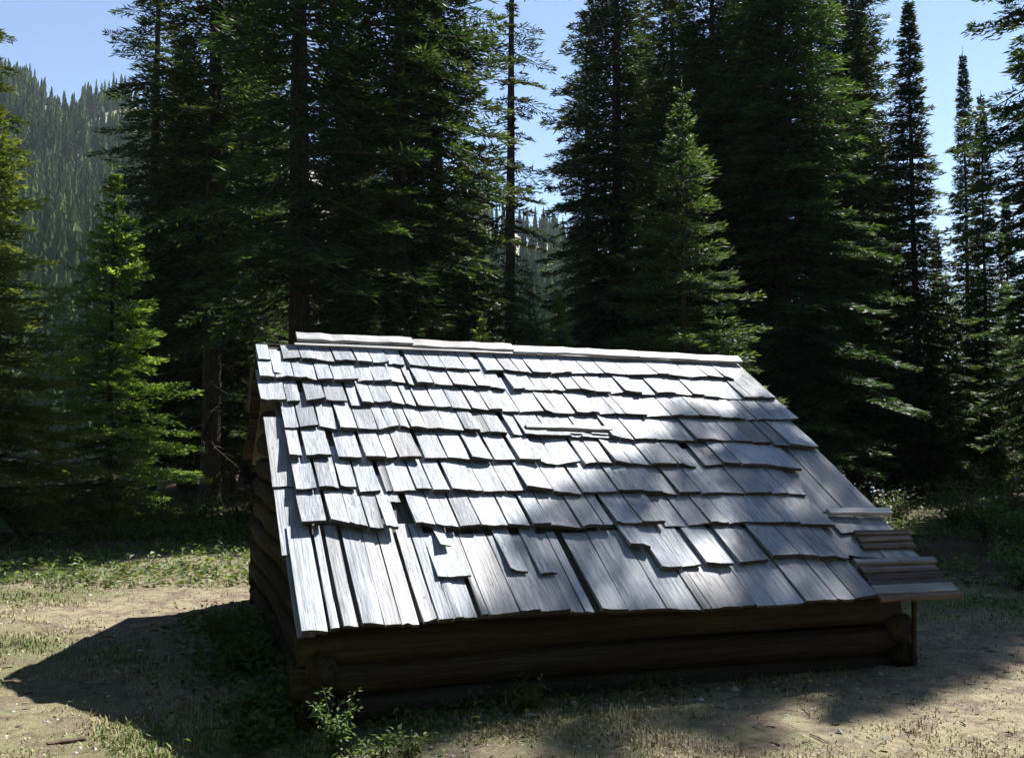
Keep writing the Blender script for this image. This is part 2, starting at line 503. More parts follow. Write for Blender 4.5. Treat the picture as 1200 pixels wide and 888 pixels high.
SHAKES = {
 1: [(-0.01,3.564,0.114,3.559), (0.222,3.595,0.397,3.599), (0.397,3.599,0.537,3.576), (0.537,3.576,0.711,3.546), (0.711,3.546,0.927,3.561), (0.927,3.561,1.087,3.556), (1.087,3.556,1.245,3.567), (1.245,3.567,1.408,3.564), (1.445,3.533,1.643,3.52), (1.643,3.52,1.805,3.505), (1.805,3.505,2.018,3.492), (2.018,3.492,2.185,3.508), (2.228,3.488,2.43,3.501), (2.43,3.501,2.59,3.476), (2.59,3.476,2.729,3.461), (2.729,3.461,2.937,3.47), (2.937,3.47,3.159,3.474), (3.159,3.474,3.349,3.495), (3.349,3.495,3.56,3.507), (3.56,3.507,3.814,3.495), (3.814,3.495,4.189,3.517), (4.189,3.517,4.325,3.525), (4.325,3.525,4.587,3.503), (4.587,3.503,4.823,3.535), (4.823,3.535,5.041,3.535), (5.041,3.535,5.142,3.497)],
 2: [(-0.02,3.202,0.122,3.202), (0.122,3.202,0.293,3.219), (0.293,3.219,0.506,3.184), (0.506,3.184,0.652,3.192), (0.652,3.192,0.886,3.204), (0.886,3.204,1.038,3.212), (1.038,3.212,1.203,3.213), (1.203,3.213,1.364,3.217), (1.359,3.158,1.442,3.154), (1.442,3.154,1.616,3.175), (1.616,3.175,1.806,3.164), (1.806,3.164,2.044,3.159), (2.044,3.159,2.187,3.15), (2.187,3.15,2.335,3.117), (2.414,3.107,2.539,3.126), (2.539,3.126,2.668,3.132), (2.668,3.132,2.817,3.139), (2.817,3.139,2.984,3.147), (2.984,3.147,3.14,3.146), (3.14,3.146,3.29,3.103), (3.29,3.103,3.473,3.099), (3.473,3.099,3.633,3.118), (3.633,3.118,3.823,3.101), (3.823,3.101,3.997,3.108), (3.997,3.108,4.223,3.118), (4.223,3.118,4.433,3.114), (4.433,3.114,4.57,3.116), (4.57,3.116,4.744,3.089), (4.744,3.089,5.042,3.092), (5.042,3.092,5.288,3.09), (5.288,3.09,5.438,3.091)],
 3: [(-0.042,2.781,0.188,2.808), (0.188,2.808,0.32,2.823), (0.361,2.814,0.537,2.846), (0.537,2.846,0.734,2.824), (0.758,2.756,0.851,2.76), (0.859,2.8,0.972,2.804), (0.972,2.804,1.131,2.81), (1.131,2.81,1.261,2.799), (1.261,2.799,1.368,2.766), (1.368,2.766,1.54,2.772), (1.54,2.772,1.693,2.755), (1.693,2.755,1.885,2.731), (1.885,2.731,2.052,2.726), (2.052,2.726,2.185,2.718), (2.185,2.718,2.352,2.701), (2.352,2.701,2.613,2.719), (2.613,2.719,2.733,2.682), (2.733,2.682,2.94,2.703), (2.94,2.703,3.181,2.695), (3.181,2.695,3.347,2.689), (3.347,2.689,3.455,2.679), (3.455,2.679,3.695,2.674), (3.695,2.674,3.965,2.67), (3.965,2.67,4.113,2.674), (4.113,2.674,4.278,2.671), (4.278,2.671,4.537,2.67), (4.537,2.67,4.826,2.65), (4.826,2.65,4.957,2.653), (4.957,2.653,5.178,2.646), (5.178,2.646,5.348,2.65), (5.348,2.65,5.472,2.653)],
 4: [(0.135,2.402,0.261,2.405), (0.261,2.405,0.431,2.422), (0.431,2.422,0.595,2.358), (0.595,2.358,0.755,2.361), (0.755,2.361,0.938,2.364), (0.938,2.364,1.024,2.389), (1.024,2.389,1.139,2.423), (1.139,2.423,1.23,2.393), (1.23,2.393,1.377,2.386), (1.377,2.386,1.555,2.369), (1.555,2.369,1.727,2.355), (1.727,2.355,1.868,2.347), (1.868,2.347,1.96,2.348), (1.96,2.348,2.128,2.33), (2.169,2.303,2.278,2.304), (2.278,2.304,2.514,2.287), (2.514,2.287,2.737,2.283), (2.737,2.283,2.839,2.277), (2.839,2.277,3.145,2.274), (3.145,2.274,3.229,2.261), (3.229,2.261,3.369,2.238), (3.369,2.238,3.614,2.251), (3.614,2.251,3.83,2.243), (3.83,2.243,4.034,2.234), (4.034,2.234,4.249,2.244), (4.249,2.244,4.454,2.239), (4.454,2.239,4.663,2.219), (4.663,2.219,4.88,2.221), (4.888,2.161,5.05,2.147), (5.05,2.147,5.409,2.15)],
 5: [(0.133,1.935,0.243,1.941), (0.264,1.959,0.481,1.959), (0.527,1.935,0.729,1.91), (0.747,1.935,0.926,1.923), (0.926,1.923,1.037,1.935), (1.037,1.935,1.228,1.91), (1.265,1.936,1.464,1.942), (1.464,1.942,1.671,1.91), (1.671,1.91,1.861,1.898), (1.88,1.91,2.078,1.91), (2.101,1.888,2.298,1.858), (2.298,1.858,2.435,1.845), (2.435,1.845,2.685,1.877), (2.715,1.844,2.836,1.857), (2.836,1.857,3.003,1.85), (3.003,1.85,3.18,1.843), (3.18,1.843,3.352,1.82), (3.352,1.82,3.633,1.819), (3.633,1.819,3.834,1.807), (3.925,1.827,4.134,1.84), (4.134,1.84,4.319,1.826), (4.319,1.826,4.597,1.815), (4.597,1.815,4.948,1.743)],
 6: [(0.14,1.497,0.31,1.494), (0.324,1.533,0.491,1.53), (0.491,1.53,0.624,1.511), (0.633,1.455,0.816,1.463), (0.847,1.468,0.911,1.478), (0.911,1.478,1.093,1.48), (1.093,1.48,1.226,1.47), (1.226,1.47,1.374,1.458), (1.392,1.486,1.66,1.462), (1.66,1.462,1.853,1.458), (1.853,1.458,2.036,1.463), (2.036,1.463,2.271,1.435), (2.271,1.435,2.51,1.395), (2.526,1.419,2.872,1.43), (2.872,1.43,3.102,1.408), (3.102,1.408,3.295,1.404), (3.295,1.404,3.44,1.389), (3.44,1.389,3.675,1.397), (3.675,1.397,3.898,1.405), (3.898,1.405,4.129,1.388), (4.129,1.388,4.395,1.383), (4.395,1.383,4.577,1.379), (4.577,1.379,4.757,1.35)],
 7: [(0.138,1.077,0.336,1.08), (0.361,1.1,0.5,1.044), (0.5,1.044,0.636,1.002), (0.636,1.002,0.756,0.984), (0.756,0.984,0.865,0.98), (0.999,1.047,1.166,1.033), (1.166,1.033,1.337,1.003), (1.351,1.018,1.52,1.021), (1.52,1.021,1.753,1.012), (1.753,1.012,1.941,0.997), (1.941,0.997,2.1,0.986), (2.1,0.986,2.353,0.944), (2.353,0.944,2.552,0.969), (2.552,0.969,2.646,0.966), (2.678,0.998,2.907,0.984), (2.907,0.984,3.123,0.971), (3.123,0.971,3.332,0.969), (3.332,0.969,3.545,0.967), (3.545,0.967,3.731,0.972), (3.731,0.972,3.912,0.978), (3.912,0.978,4.288,0.953), (4.288,0.953,4.428,0.936), (4.428,0.936,4.782,0.912)],
 8: [(2.682,0.727,2.851,0.677), (2.842,0.452,3.03,0.452), (3.03,0.452,3.212,0.462), (3.262,0.47,3.504,0.451), (3.566,0.464,3.85,0.494), (3.892,0.51,4.174,0.522), (4.174,0.522,4.343,0.497), (4.343,0.497,4.509,0.489), (4.509,0.489,4.632,0.46)],
 9: [(0.035,-0.011,0.216,-0.025), (0.229,0.001,0.293,0.015), (0.31,0.014,0.416,0.005), (0.437,0.035,0.589,0.017), (0.589,0.017,0.705,0.014), (0.705,0.014,0.828,0.012), (0.847,0.019,0.962,0.042), (0.962,0.042,1.068,0.042), (1.068,0.042,1.146,0.049), (1.146,0.049,1.254,0.047), (1.277,0.064,1.331,0.064), (1.331,0.064,1.559,0.06), (1.559,0.06,1.719,0.055), (1.719,0.055,1.948,0.053), (1.948,0.053,2.055,0.036), (2.055,0.036,2.134,0.03), (2.18,0.044,2.405,0.041), (2.405,0.041,2.71,0.032), (2.71,0.032,2.994,-0.002), (2.994,-0.002,3.07,-0.007), (3.07,-0.007,3.337,0.006), (3.337,0.006,3.477,0.005), (3.477,0.005,3.924,0.012), (3.924,0.012,4.218,0.006), (4.218,0.006,4.404,0.017), (4.404,0.017,4.625,0.035)],
}
BUTT = {1: 3.53, 2: 3.15, 3: 2.76, 4: 2.33, 5: 1.88, 6: 1.46, 7: 1.02, 8: .58, 9: .03}


def shake_mesh(w0, w1, db, L, t=.02, gap=.004, lift=.026, long=False):
    """local origin at the lower left corner; w0 width, db = rise of the lower edge to the right"""
    nxs = max(3, min(6, int(w0 / .05)))
    V = []
    tw = rng.normal(0, .007, 2)
    cup = rng.normal(0, .004)
    th = t * rng.uniform(.75, 1.35)
    jag = rng.normal(0, .0028, nxs + 1)
    if rng.random() < .18:
        jag[rng.integers(0, nxs + 1)] += rng.uniform(.01, .025)
    wl, wr = rng.normal(0, .0025, 3), rng.normal(0, .0025, 3)
    for j, v in enumerate((0., .4, 1.)):
        for i in range(nxs + 1):
            s = i / nxs
            x = gap + wl[j] * (v < 1) + s * (w0 - 2 * gap + wr[j] - wl[j])
            y = v * L + (1 - v) * (s * db + jag[i])
            up = lift * (1 - v) ** 1.15 + (tw[0] * (1 - s) + tw[1] * s) * (1 - v) + cup * (4 * (s - .5) ** 2 - .4) * (1 - v)
            V.append((x, y, up))
            V.append((x, y, up + th * (1 - v) + .006 * v))
    row = 2 * (nxs + 1)
    F = []
    for j in range(2):
        for i in range(nxs):
            a0 = j * row + 2 * i; a1 = a0 + 2; b0 = a0 + row; b1 = a1 + row
            F.append((a0 + 1, a1 + 1, b1 + 1, b0 + 1))
            F.append((a0, b0, b1, a1))
        e = j * row; F.append((e, e + 1, e + row + 1, e + row))
        e = j * row + row - 2; F.append((e, e + row, e + row + 1, e + 1))
    for i in range(nxs):
        a0 = 2 * i; F.append((a0, a0 + 2, a0 + 3, a0 + 1))
    me = py_mesh('shake', V, F, M['shake'])
    me.materials.append(M['shake_end'])
    for q in me.polygons[-nxs:]: q.material_index = 1
    return me


def add_shake(a0, b0, a1, b1, top, lift=.026, t=.02, gap=.004, z=0.0):
    w = a1 - a0
    me = shake_mesh(w, w, b1 - b0, top - b0, t, gap, lift)
    return on_deck('shake', me, a0, b0, z)


for c, L in SHAKES.items():
    for (a0, b0, a1, b1) in L:
        if c == 1:
            top = min(SL + .0, b0 + .62)
        elif c == 9:
            top = .96 + rng.uniform(-.01, .02)
            if a0 < 1.0: top = 1.12
        else:
            top = min(SL - .02, BUTT[c - 1] + .30)
        j = rng.normal(0, .004)
        lf = .030 + rng.uniform(0, .022)
        if c == 9: lf = .006 + abs(rng.normal(0, .004))
        if c == 7 and a0 < .98: lf += .012
        add_shake(a0, b0 + j, a1, b1 + j, top, lf, .028 if c < 9 else .028, rng.uniform(.003, .0095))
# loose and odd shakes seen on the slope
add_shake(.115, 3.28, .195, 3.285, 3.86, .060, .016, .002)
add_shake(1.138, .778, 1.225, .776, 1.10, .052, .016, .002)
add_shake(1.05, .452, 1.30, .447, 1.0, .034, .018, .003)
add_shake(1.612, .478, 1.75, .468, 1.05, .036, .018, .003)
add_shake(1.836, .443, 1.968, .445, 1.05, .038, .018, .003)
add_shake(.86, 1.35, .945, 1.345, 1.72, .034, .014, .002)
add_shake(5.135, 3.10, 5.295, 3.10, 3.95, .040, .020, .003)
add_shake(5.30, 3.095, 5.445, 3.095, 3.95, .042, .022, .003)
add_shake(4.765, 1.14, 5.045, 1.14, 2.30, .012, .020, .003)
add_shake(5.05, 1.14, 5.42, 1.135, 2.40, .014, .022, .003)
add_shake(4.80, .83, 5.125, .825, 1.35, .002, .018, .003)
add_shake(5.13, .82, 5.41, .815, 1.35, .002, .018, .003)
add_shake(4.645, .55, 5.05, .50, 1.0, .0, .018, .003)
add_shake(5.055, .49, 5.43, .47, 1.0, .0, .018, .003)
add_shake(2.69, .30, 2.96, .30, .95, .0, .014, .003)
# the long strip of old shakes along the left rake
for (b0, b1, a0, a1) in ((1.62, 2.66, -.015, .19), (.80, 1.75, -.008, .20), (.0, .92, .016, .14)):
    add_shake(a0, b0, a1, b0 + .004, b1, .002, .016, .001, -.022)
# boards lying on the slope and across the ridge
def board(name, a0, a1, b0, b1, z0, t, mat='board', rz=0.0, wob=.006, parent_name=None):
    me = slab(name, 0, a1 - a0, 0, b1 - b0, 0, t, M[mat], 10, wob)
    return on_deck(name, me, a0, b0, z0, rz)


board('patch_board', 2.325, 3.19, 2.395, 2.452, .062, .03, 'board', R(-1.6), .004)
for k in range(3):
    a0 = 2.42 + k * .27
    board('splinter', a0, a0 + rng.uniform(.12, .22), 2.33, 2.345, .06, .012, 'board', R(rng.uniform(-6, 4)), .002)
board('edge_batten', 4.82, 5.50, 1.055, 1.125, .048, .034, 'board', R(-1.0), .004)
# decayed battens, colour darkened to paint in shade, showing at the lower right where the shakes have gone
for i, (b, w, a0, a1, z, mt) in enumerate(((.775, .055, 4.925, 5.50, .03, 'rotten_shaded'), (.70, .065, 4.92, 5.49, .016, 'rotten_shaded'), (.615, .065, 4.90, 5.46, .006, 'rotten_shaded'),
                                           (.405, .06, 4.67, 5.51, .026, 'grey'), (.32, .075, 4.69, 5.48, .0, 'rotten_shaded'), (.235, .075, 4.68, 5.47, -.006, 'rotten_shaded'),
                                           (.165, .06, 4.66, 5.46, -.004, 'rotten_shaded'), (.06, .10, 4.645, 5.47, .004, 'grey'), (.0, .055, 4.64, 5.49, -.004, 'rotten_shaded'))):
    board('batten', a0, a1, b, b + w, z, .03, mt, R(rng.uniform(-.7, .5)), .004)
for (a0, a1, b0, z, t, rz) in ((.385, 1.56, 3.925, .068, .032, .3), (1.545, 2.655, 3.915, .055, .032, -.1), (2.645, 4.15, 3.905, .045, .03, .2), (4.10, 5.47, 3.915, .042, .024, -.75)):
    board('ridge_board', a0, a1, b0, b0 + .13, z, t, 'board', R(rz), .008)
board('ridge_board', .38, 5.44, 4.0, 4.05, -.06, .05, 'board', 0, .004)

# back slope: deck with its own shakes' butts along the rake, out of sight from the front
ub = Vector((-uv.x, -uv.y, uv.z))
hor = Vector((uv.x, uv.y, 0)).normalized()
rise = uv.z
bdir = (hor * math.sqrt(1 - rise * rise) - Vector((0, 0, rise))).normalized()
top = EL + uv * SL - Vector(cabin.location)


def quad_box(name, p, q, d, t, mat, parent):
    """slab spanned by p->q (width) and direction vector d (length), thickness vector t"""
    V = [p, q, q + d, p + d]
    V = V + [v + t for v in V]
    return link(name, py_mesh(name, V, [(3, 2, 1, 0), (4, 5, 6, 7), (0, 1, 5, 4), (1, 2, 6, 5), (2, 3, 7, 6), (3, 0, 4, 7)], mat), parent)


bn = rv.cross(bdir)
if bn.z < 0: bn = -bn
BL = 2.3                                                    # length of the shorter back slope
for k in range(5):
    d0 = .02 + k * .44
    quad_box('back_shake_course', top + rv * (.02 + .02 * (k % 2)) + bdir * d0 + bn * (.02 - .0), top + rv * WD + bdir * d0 + bn * .02, bdir * .46 + bn * .03, bn * .02, M['log'], cabin)  # dark log colour paints in the shade on these courses
quad_box('back_roof_deck', top + rv * .12 + bdir * .0 - bn * .05, top + rv * (WD - .05) - bn * .05, bdir * (BL - .1), bn * .03, M['deck'], cabin)


def log_mesh(L, r, seed, taper=.9, flat=.85, seg=14, sides=10):
    g = np.random.default_rng(seed)
    V = []; F = []
    ph = g.uniform(0, 6.28, 4)
    for i in range(seg + 1):
        s = i / seg
        rr = r * (1 - (1 - taper) * s)
        cy = .018 * math.sin(s * 5 + ph[0]) + .012 * math.sin(s * 11 + ph[1]); cz = .015 * math.sin(s * 4 + ph[2])
        for k in range(sides):
            th = 2 * math.pi * k / sides
            q = rr * (1 + .05 * math.sin(3 * th + ph[3] + s * 2) + g.normal(0, .018))
            V.append((s * L + (g.normal(0, .012) if i in (0, seg) else 0), cy + q * math.cos(th) * flat, cz + q * math.sin(th)))
    for i in range(seg):
        for k in range(sides):
            a0 = i * sides + k; a1 = i * sides + (k + 1) % sides
            F.append((a0, a1, a1 + sides, a0 + sides))
    F.append(tuple(range(sides))[::-1]); F.append(tuple(range(seg * sides, seg * sides + sides)))
    return py_mesh('log', V, F, M['log'], True)


def put_log(p0, p1, r, seed, flat=.85, parent=None):
    p0 = Vector(p0); p1 = Vector(p1); d = p1 - p0
    o = link('log', log_mesh(d.length, r, seed, flat=flat), parent or cabin)
    x = d.normalized(); z = Vector((0, 0, 1)); y = z.cross(x).normalized(); z = x.cross(y)
    m = Matrix((x, y, z)).transposed().to_4x4()
    m.translation = p0 - Vector(cabin.location)
    o.matrix_local = m
    return o


hr = Vector((rv.x, rv.y, 0)).normalized()
corner = Vector((EL.x, EL.y, 0)) + hr * .20 + hor * .30          # front left corner of the walls
ch = math.sqrt(1 - rise * rise)
wall_w, wall_d = WD - .62, (SL + 2.3) * ch - .62
back_z = EL.z + (SL - 2.3) * rise                            # height of the back eave
fz = lambda a: -.012 * a * 0
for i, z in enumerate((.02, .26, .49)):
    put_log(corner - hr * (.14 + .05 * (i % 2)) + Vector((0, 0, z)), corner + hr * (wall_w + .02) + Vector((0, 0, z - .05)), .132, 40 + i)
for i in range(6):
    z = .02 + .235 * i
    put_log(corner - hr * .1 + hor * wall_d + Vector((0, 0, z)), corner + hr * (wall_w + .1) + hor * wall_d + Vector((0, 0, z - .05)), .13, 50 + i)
pitch = math.atan2(rise, math.sqrt(1 - rise * rise))
for side, off in ((0, 0.0), (1, wall_w)):
    z = .13; i = 0
    while True:
        cut = max(0.0, (z + .10 - .52) / math.tan(pitch))
        cutb = max(0.0, (z + .14 - back_z) / math.tan(pitch))
        if wall_d - cut - cutb < .7: break
        ext = .16 if cut == 0 else 0.0
        p = corner + hr * (off + (0 if side == 0 else .0))
        put_log(p - hor * (ext - cut) + Vector((0, 0, z - .06 * side)), p + hor * (wall_d + (.16 if cutb == 0 else 0.0) - cutb) + Vector((0, 0, z - .06 * side)), .125, 60 + i + 30 * side)
        z += .235; i += 1
# purlin ends and the barge board that hangs below the left rake
for b in (.25, 1.95, 3.75):
    p = EL + uv * b - nv * .15
    put_log(p + rv * .04, p + rv * (WD - .02), .065, 130 + int(b * 10), .95)
ob = slab('hanging_board', 0, .45, 0, .07, 0, .025, M['rotten_shaded'], 6, .006)
hb = link('hanging_board', ob, cabin)
p = EL + uv * 3.72 + rv * (-.03) - Vector(cabin.location) + hor * .35
mm = Matrix((Vector((-.10, .05, -1)).normalized(), hor, Vector((-.10, .05, -1)).normalized().cross(hor))).transposed().to_4x4()
mm.translation = p - Vector((0, 0, .08))
hb.matrix_local = mm
# short prop under the right end of the eave
pp = EL + rv * 5.08 + uv * .12
post = slab('prop_post', 0, pp.z - .06, 0, .035, 0, .03, M['log'], 4, .006)
po = link('prop_post', post, cabin)
mm = Matrix((Vector((.03, .02, 1)).normalized(), Vector((0, 1, 0)), Vector((-1, 0, .03)))).transposed().to_4x4()
mm.translation = Vector((pp.x, pp.y, -.02)) - Vector(cabin.location)
po.matrix_local = mm

# ------------------------------------------------------------ conifers
def tube(P, rad, sides=3):
    """tapered tube through points P"""
    P = np.asarray(P, float); n = len(P)
    d = np.gradient(P, axis=0); d /= np.linalg.norm(d, axis=1)[:, None] + 1e-9
    ref = np.where(np.abs(d[:, 2:3]) > .9, np.array([[1., 0, 0]]), np.array([[0, 0, 1.]]))
    s = np.cross(d, ref); s /= np.linalg.norm(s, axis=1)[:, None]
    t = np.cross(d, s)
    th = np.arange(sides) * 2 * np.pi / sides
    V = P[:, None] + (np.asarray(rad)[:, None, None]) * (np.cos(th)[None, :, None] * s[:, None] + np.sin(th)[None, :, None] * t[:, None])
    k = np.arange(sides)
    F = np.concatenate([np.stack([i * sides + k, i * sides + (k + 1) % sides, (i + 1) * sides + (k + 1) % sides, (i + 1) * sides + k], -1) for i in range(n - 1)])
    return V.reshape(-1, 3), F


class Acc:
    def __init__(self): self.V = []; self.F = []; self.T = []; self.n = 0
    def add(self, V, F, T=None):
        self.V.append(V); self.F.append(F + self.n); self.n += len(V)
        self.T.append(np.zeros(len(V)) if T is None else T)
    def mesh(self, name, mat, smooth=False):
        return np_mesh(name, np.concatenate(self.V), np.concatenate(self.F), mat, np.concatenate(self.T), smooth)


def sprays(g, base, az, L, e0, curve, el_len, el_w, density, tipup=.0, flat=.75, small=1.0):
    """needle sprays of one branch as bent rhombs; returns V, F, tint and the branch line"""
    ca, sa = math.cos(az), math.sin(az)
    nt = max(5, int(L * density))
    t = np.clip(np.linspace(.14, 1, nt) + g.normal(0, .012, nt), .1, 1)
    side = np.where(np.arange(nt) % 2 == 0, 1., -1.)
    def line(t):
        return L * t, L * (math.tan(e0) * t + curve * t * t + tipup * np.clip(t - .6, 0, 1) ** 2)
    lx, lz = line(t)
    tl = (np.minimum(.40 * L, .75) * (1 - t) ** .7 + .10 * small) * g.uniform(.65, 1.25, nt)
    m = 7
    s = np.linspace(.12, 1, m)[None, :] + g.normal(0, .05, (nt, m))
    phi = side * (1.05 - .35 * t)
    alt = np.where((np.arange(m)[None, :] + np.arange(nt)[:, None]) % 2 == 0, 1., -1.)
    ang = phi[:, None] + alt * g.uniform(.1, .8, (nt, m))
    px = lx[:, None] + np.cos(phi)[:, None] * tl[:, None] * s
    py = np.sin(phi)[:, None] * tl[:, None] * s
    pz = lz[:, None] - .22 * tl[:, None] * s * s + g.normal(0, .022, (nt, m))
    ln = el_len * small * g.uniform(.7, 1.3, (nt, m)) * (.75 + .35 * tl[:, None] / .5)
    slope = e0 * .5 + g.normal(.06, .22, (nt, m))
    d = np.stack([np.cos(ang) * np.cos(slope), np.sin(ang) * np.cos(slope), np.sin(slope)], -1)
    w = np.stack([-np.sin(ang), np.cos(ang), np.zeros_like(ang)], -1)
    up = np.cross(d, w)
    roll = g.normal(0, flat, (nt, m))[..., None]
    w = w * np.cos(roll) + up * np.sin(roll)
    w *= el_w * g.uniform(.75, 1.25, (nt, m))[..., None]
    p = np.stack([px, py, pz], -1)
    q0 = p - d * ln[..., None] * .15
    q1 = p + d * ln[..., None] * .4 + w
    q2 = p + d * ln[..., None]
    q3 = p + d * ln[..., None] * .4 - w
    V = np.stack([q0, q1, q2, q3], 2).reshape(-1, 3)
    T = np.repeat((.18 + .5 * np.clip(t[:, None] * .6 + s * .5, 0, 1.2) ** 1.5 + g.normal(0, .12, (nt, m))).ravel(), 4)
    F = np.arange(len(V)).reshape(-1, 4)
    rot = np.array([[ca, -sa, 0], [sa, ca, 0], [0, 0, 1]])
    V = V @ rot.T + base
    tt = np.linspace(0, 1, 4)
    bx, bz = line(tt)
    P = np.stack([bx, bx * 0, bz], -1) @ rot.T + base
    return V, F, T, P


def conifer(seed, H, z0, rad, whorl, per, e_lo, e_hi, curve, el_len=.17, el_w=.026, density=9., trunk_r=.16, mat='needle',
            irregular=.25, tipup=.0, dead=0, power=.8, lean=.0, gaps=0.0, minlen=.10, flat=.75):
    """trunk, limbs and crown meshes of one conifer of height H"""
    g = np.random.default_rng(seed)
    cr, li = Acc(), Acc()
    ph = g.uniform(0, 6.28, 4)
    def axis_at(z):
        s = z / H
        return np.array([lean * s * s * H + .05 * math.sin(3 * s + ph[0]) * H / 20, .05 * math.sin(2.6 * s + ph[1]) * H / 20, z])
    z = z0
    while z < H - .12:
        s = (z - z0) / (H - z0)
        Rz = rad * (1 - s) ** power * (0.55 + .45 * min(1, s * 6 + .25))
        k = max(3, int(round(per * (1 - .45 * s) * g.uniform(.75, 1.2))))
        a0 = g.uniform(0, 6.28)
        for i in range(k):
            if g.random() < gaps: continue
            L = max(minlen, Rz * g.uniform(1 - irregular * 1.6, 1 + irregular))
            e = e_lo + (e_hi - e_lo) * s ** 1.3 + g.normal(0, .09)
            zz = z + g.uniform(-.5, .5) * whorl
            if zz >= H - .05: continue
            V, F, T, P = sprays(g, axis_at(zz), a0 + i * 6.283 / k + g.normal(0, .22), L, e, curve * g.uniform(.6, 1.3), el_len, el_w, density, tipup, flat, min(1.0, .35 + (H - zz) / 2.2))
            cr.add(V, F, T)
            r0 = .010 + .010 * L
            Vb, Fb = tube(P, np.linspace(r0, .003, 4), 3)
            li.add(Vb, Fb)
        z += whorl * (1 - .35 * s)
    # leader
    nl = 26
    zz = np.linspace(H - .55, H + .12, nl); a = g.uniform(0, 6.283, nl); tp = np.linspace(1, .25, nl)
    p = np.stack([axis_at(H)[0] + 0 * zz, axis_at(H)[1] + 0 * zz, zz], -1)
    d = np.stack([np.cos(a) * .55, np.sin(a) * .55, np.full(nl, .8)], -1) * (el_len * .7 * tp)[:, None]
    w = np.stack([-np.sin(a), np.cos(a), 0 * a], -1) * el_w * .8
    V = np.stack([p, p + d * .4 + w, p + d, p + d * .4 - w], 1).reshape(-1, 3)
    cr.add(V, np.arange(len(V)).reshape(-1, 4), np.full(len(V), .55))
    # dead lower limbs
    for i in range(dead):
        zz = g.uniform(.8, max(1.2, z0 + (H - z0) * .25)); az = g.uniform(0, 6.283); L = g.uniform(.4, 1.7)
        t = np.linspace(0, 1, 5)
        P = np.stack([L * t, .12 * L * np.sin(4 * t + g.uniform(0, 6)), L * (g.uniform(-.25, .1) * t - .28 * t * t)], -1)
        rot = np.array([[math.cos(az), -math.sin(az), 0], [math.sin(az), math.cos(az), 0], [0, 0, 1]])
        Vb, Fb = tube(P @ rot.T + axis_at(zz), np.linspace(.016, .004, 5), 3); li.add(Vb, Fb)
        for j in range(4):
            tj = g.uniform(.25, .95); q = np.array([np.interp(tj, t, P[:, c]) for c in range(3)])
            l2 = g.uniform(.12, .45); a2 = g.choice([-1, 1]) * g.uniform(.5, 1.1)
            Q = np.stack([q + np.array([math.cos(a2) * l2 * f, math.sin(a2) * l2 * f, -.3 * l2 * f * f]) for f in (0, .5, 1)])
            Vb, Fb = tube(Q @ rot.T + axis_at(zz), [.006, .004, .002], 3); li.add(Vb, Fb)
    zs = np.concatenate([[-.25, 0, .15, .5], np.linspace(1.2, H, 14)])
    rr = trunk_r * np.clip(1 - zs / H, 0.02, 1) ** .8
    rr[:3] *= np.array([1.5, 1.4, 1.2])
    P = np.stack([axis_at(max(0, q)) for q in zs]); P[:, 2] = zs
    Vt, Ft = tube(P, rr, 11)
    Vt[:, :2] += (Vt[:, :2] - np.repeat(P[:, :2], 11, 0)) * g.normal(0, .07, (len(Vt), 1))
    nt_ = len(Ft)
    li.V.insert(0, Vt); li.F = [f + len(Vt) for f in li.F]; li.F.insert(0, Ft); li.T.insert(0, np.zeros(len(Vt)))
    tm = li.mesh('trunk', M['bark'])
    tm.materials.append(M['twig'])
    mi = np.ones(len(tm.polygons), dtype=np.int32); mi[:nt_] = 0
    tm.polygons.foreach_set('material_index', mi)
    sm = np.zeros(len(tm.polygons), dtype=bool); sm[:nt_] = True
    tm.polygons.foreach_set('use_smooth', sm)
    return (tm, cr.mesh('crown', M[mat]), H)


PROTO = {
    'young1': conifer(1, 7.5, .55, 1.95, .25, 9, -.14, .45, -.05, .14, .020, 21, .085, 'needle_young_lit', .26, .25, 8, 1.0, flat=.4),
    'young2': conifer(2, 7.5, .35, 1.9, .27, 8, -.18, .40, -.03, .13, .013, 20, .08, 'needle_young_dim', .30, .22, 6, .98, flat=.45),
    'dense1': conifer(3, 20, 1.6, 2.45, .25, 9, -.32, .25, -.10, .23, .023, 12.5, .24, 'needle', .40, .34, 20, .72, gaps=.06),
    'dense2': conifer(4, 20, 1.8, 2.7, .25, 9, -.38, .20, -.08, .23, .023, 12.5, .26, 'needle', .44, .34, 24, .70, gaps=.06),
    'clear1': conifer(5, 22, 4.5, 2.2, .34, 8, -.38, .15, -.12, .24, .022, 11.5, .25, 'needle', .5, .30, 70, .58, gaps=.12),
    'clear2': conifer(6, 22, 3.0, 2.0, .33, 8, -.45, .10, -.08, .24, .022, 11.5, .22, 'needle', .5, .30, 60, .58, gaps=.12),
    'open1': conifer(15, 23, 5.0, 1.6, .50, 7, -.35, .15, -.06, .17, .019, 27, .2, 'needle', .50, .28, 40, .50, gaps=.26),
    'sparse': conifer(7, 20, 4.2, 1.35, .46, 5, -.42, .10, -.14, .19, .02, 13, .19, 'needle', .6, .32, 60, .5, gaps=.28),
    'spire1': conifer(8, 15, .8, 1.35, .19, 9, -.45, .30, -.02, .17, .019, 15, .12, 'needle', .36, .25, 12, .95),
    'spire2': conifer(9, 14, .6, 1.2, .19, 9, -.50, .30, -.02, .17, .019, 15, .10, 'needle', .42, .25, 10, .98),
}


def plant(kind, x, y, H, rot, label, group=None, name='fir_tree', cat='tree', wide=1.0):
    tr, cr, h0 = PROTO[kind]
    s = H / h0
    e = link(name, None, None, (x, y, gz(x, y) - .02), (0, 0, R(rot)), (s * wide, s * wide, s))
    e.empty_display_size = .5
    tag(e, label, cat, group)
    link('trunk', tr, e); link('crown', cr, e)
    return e


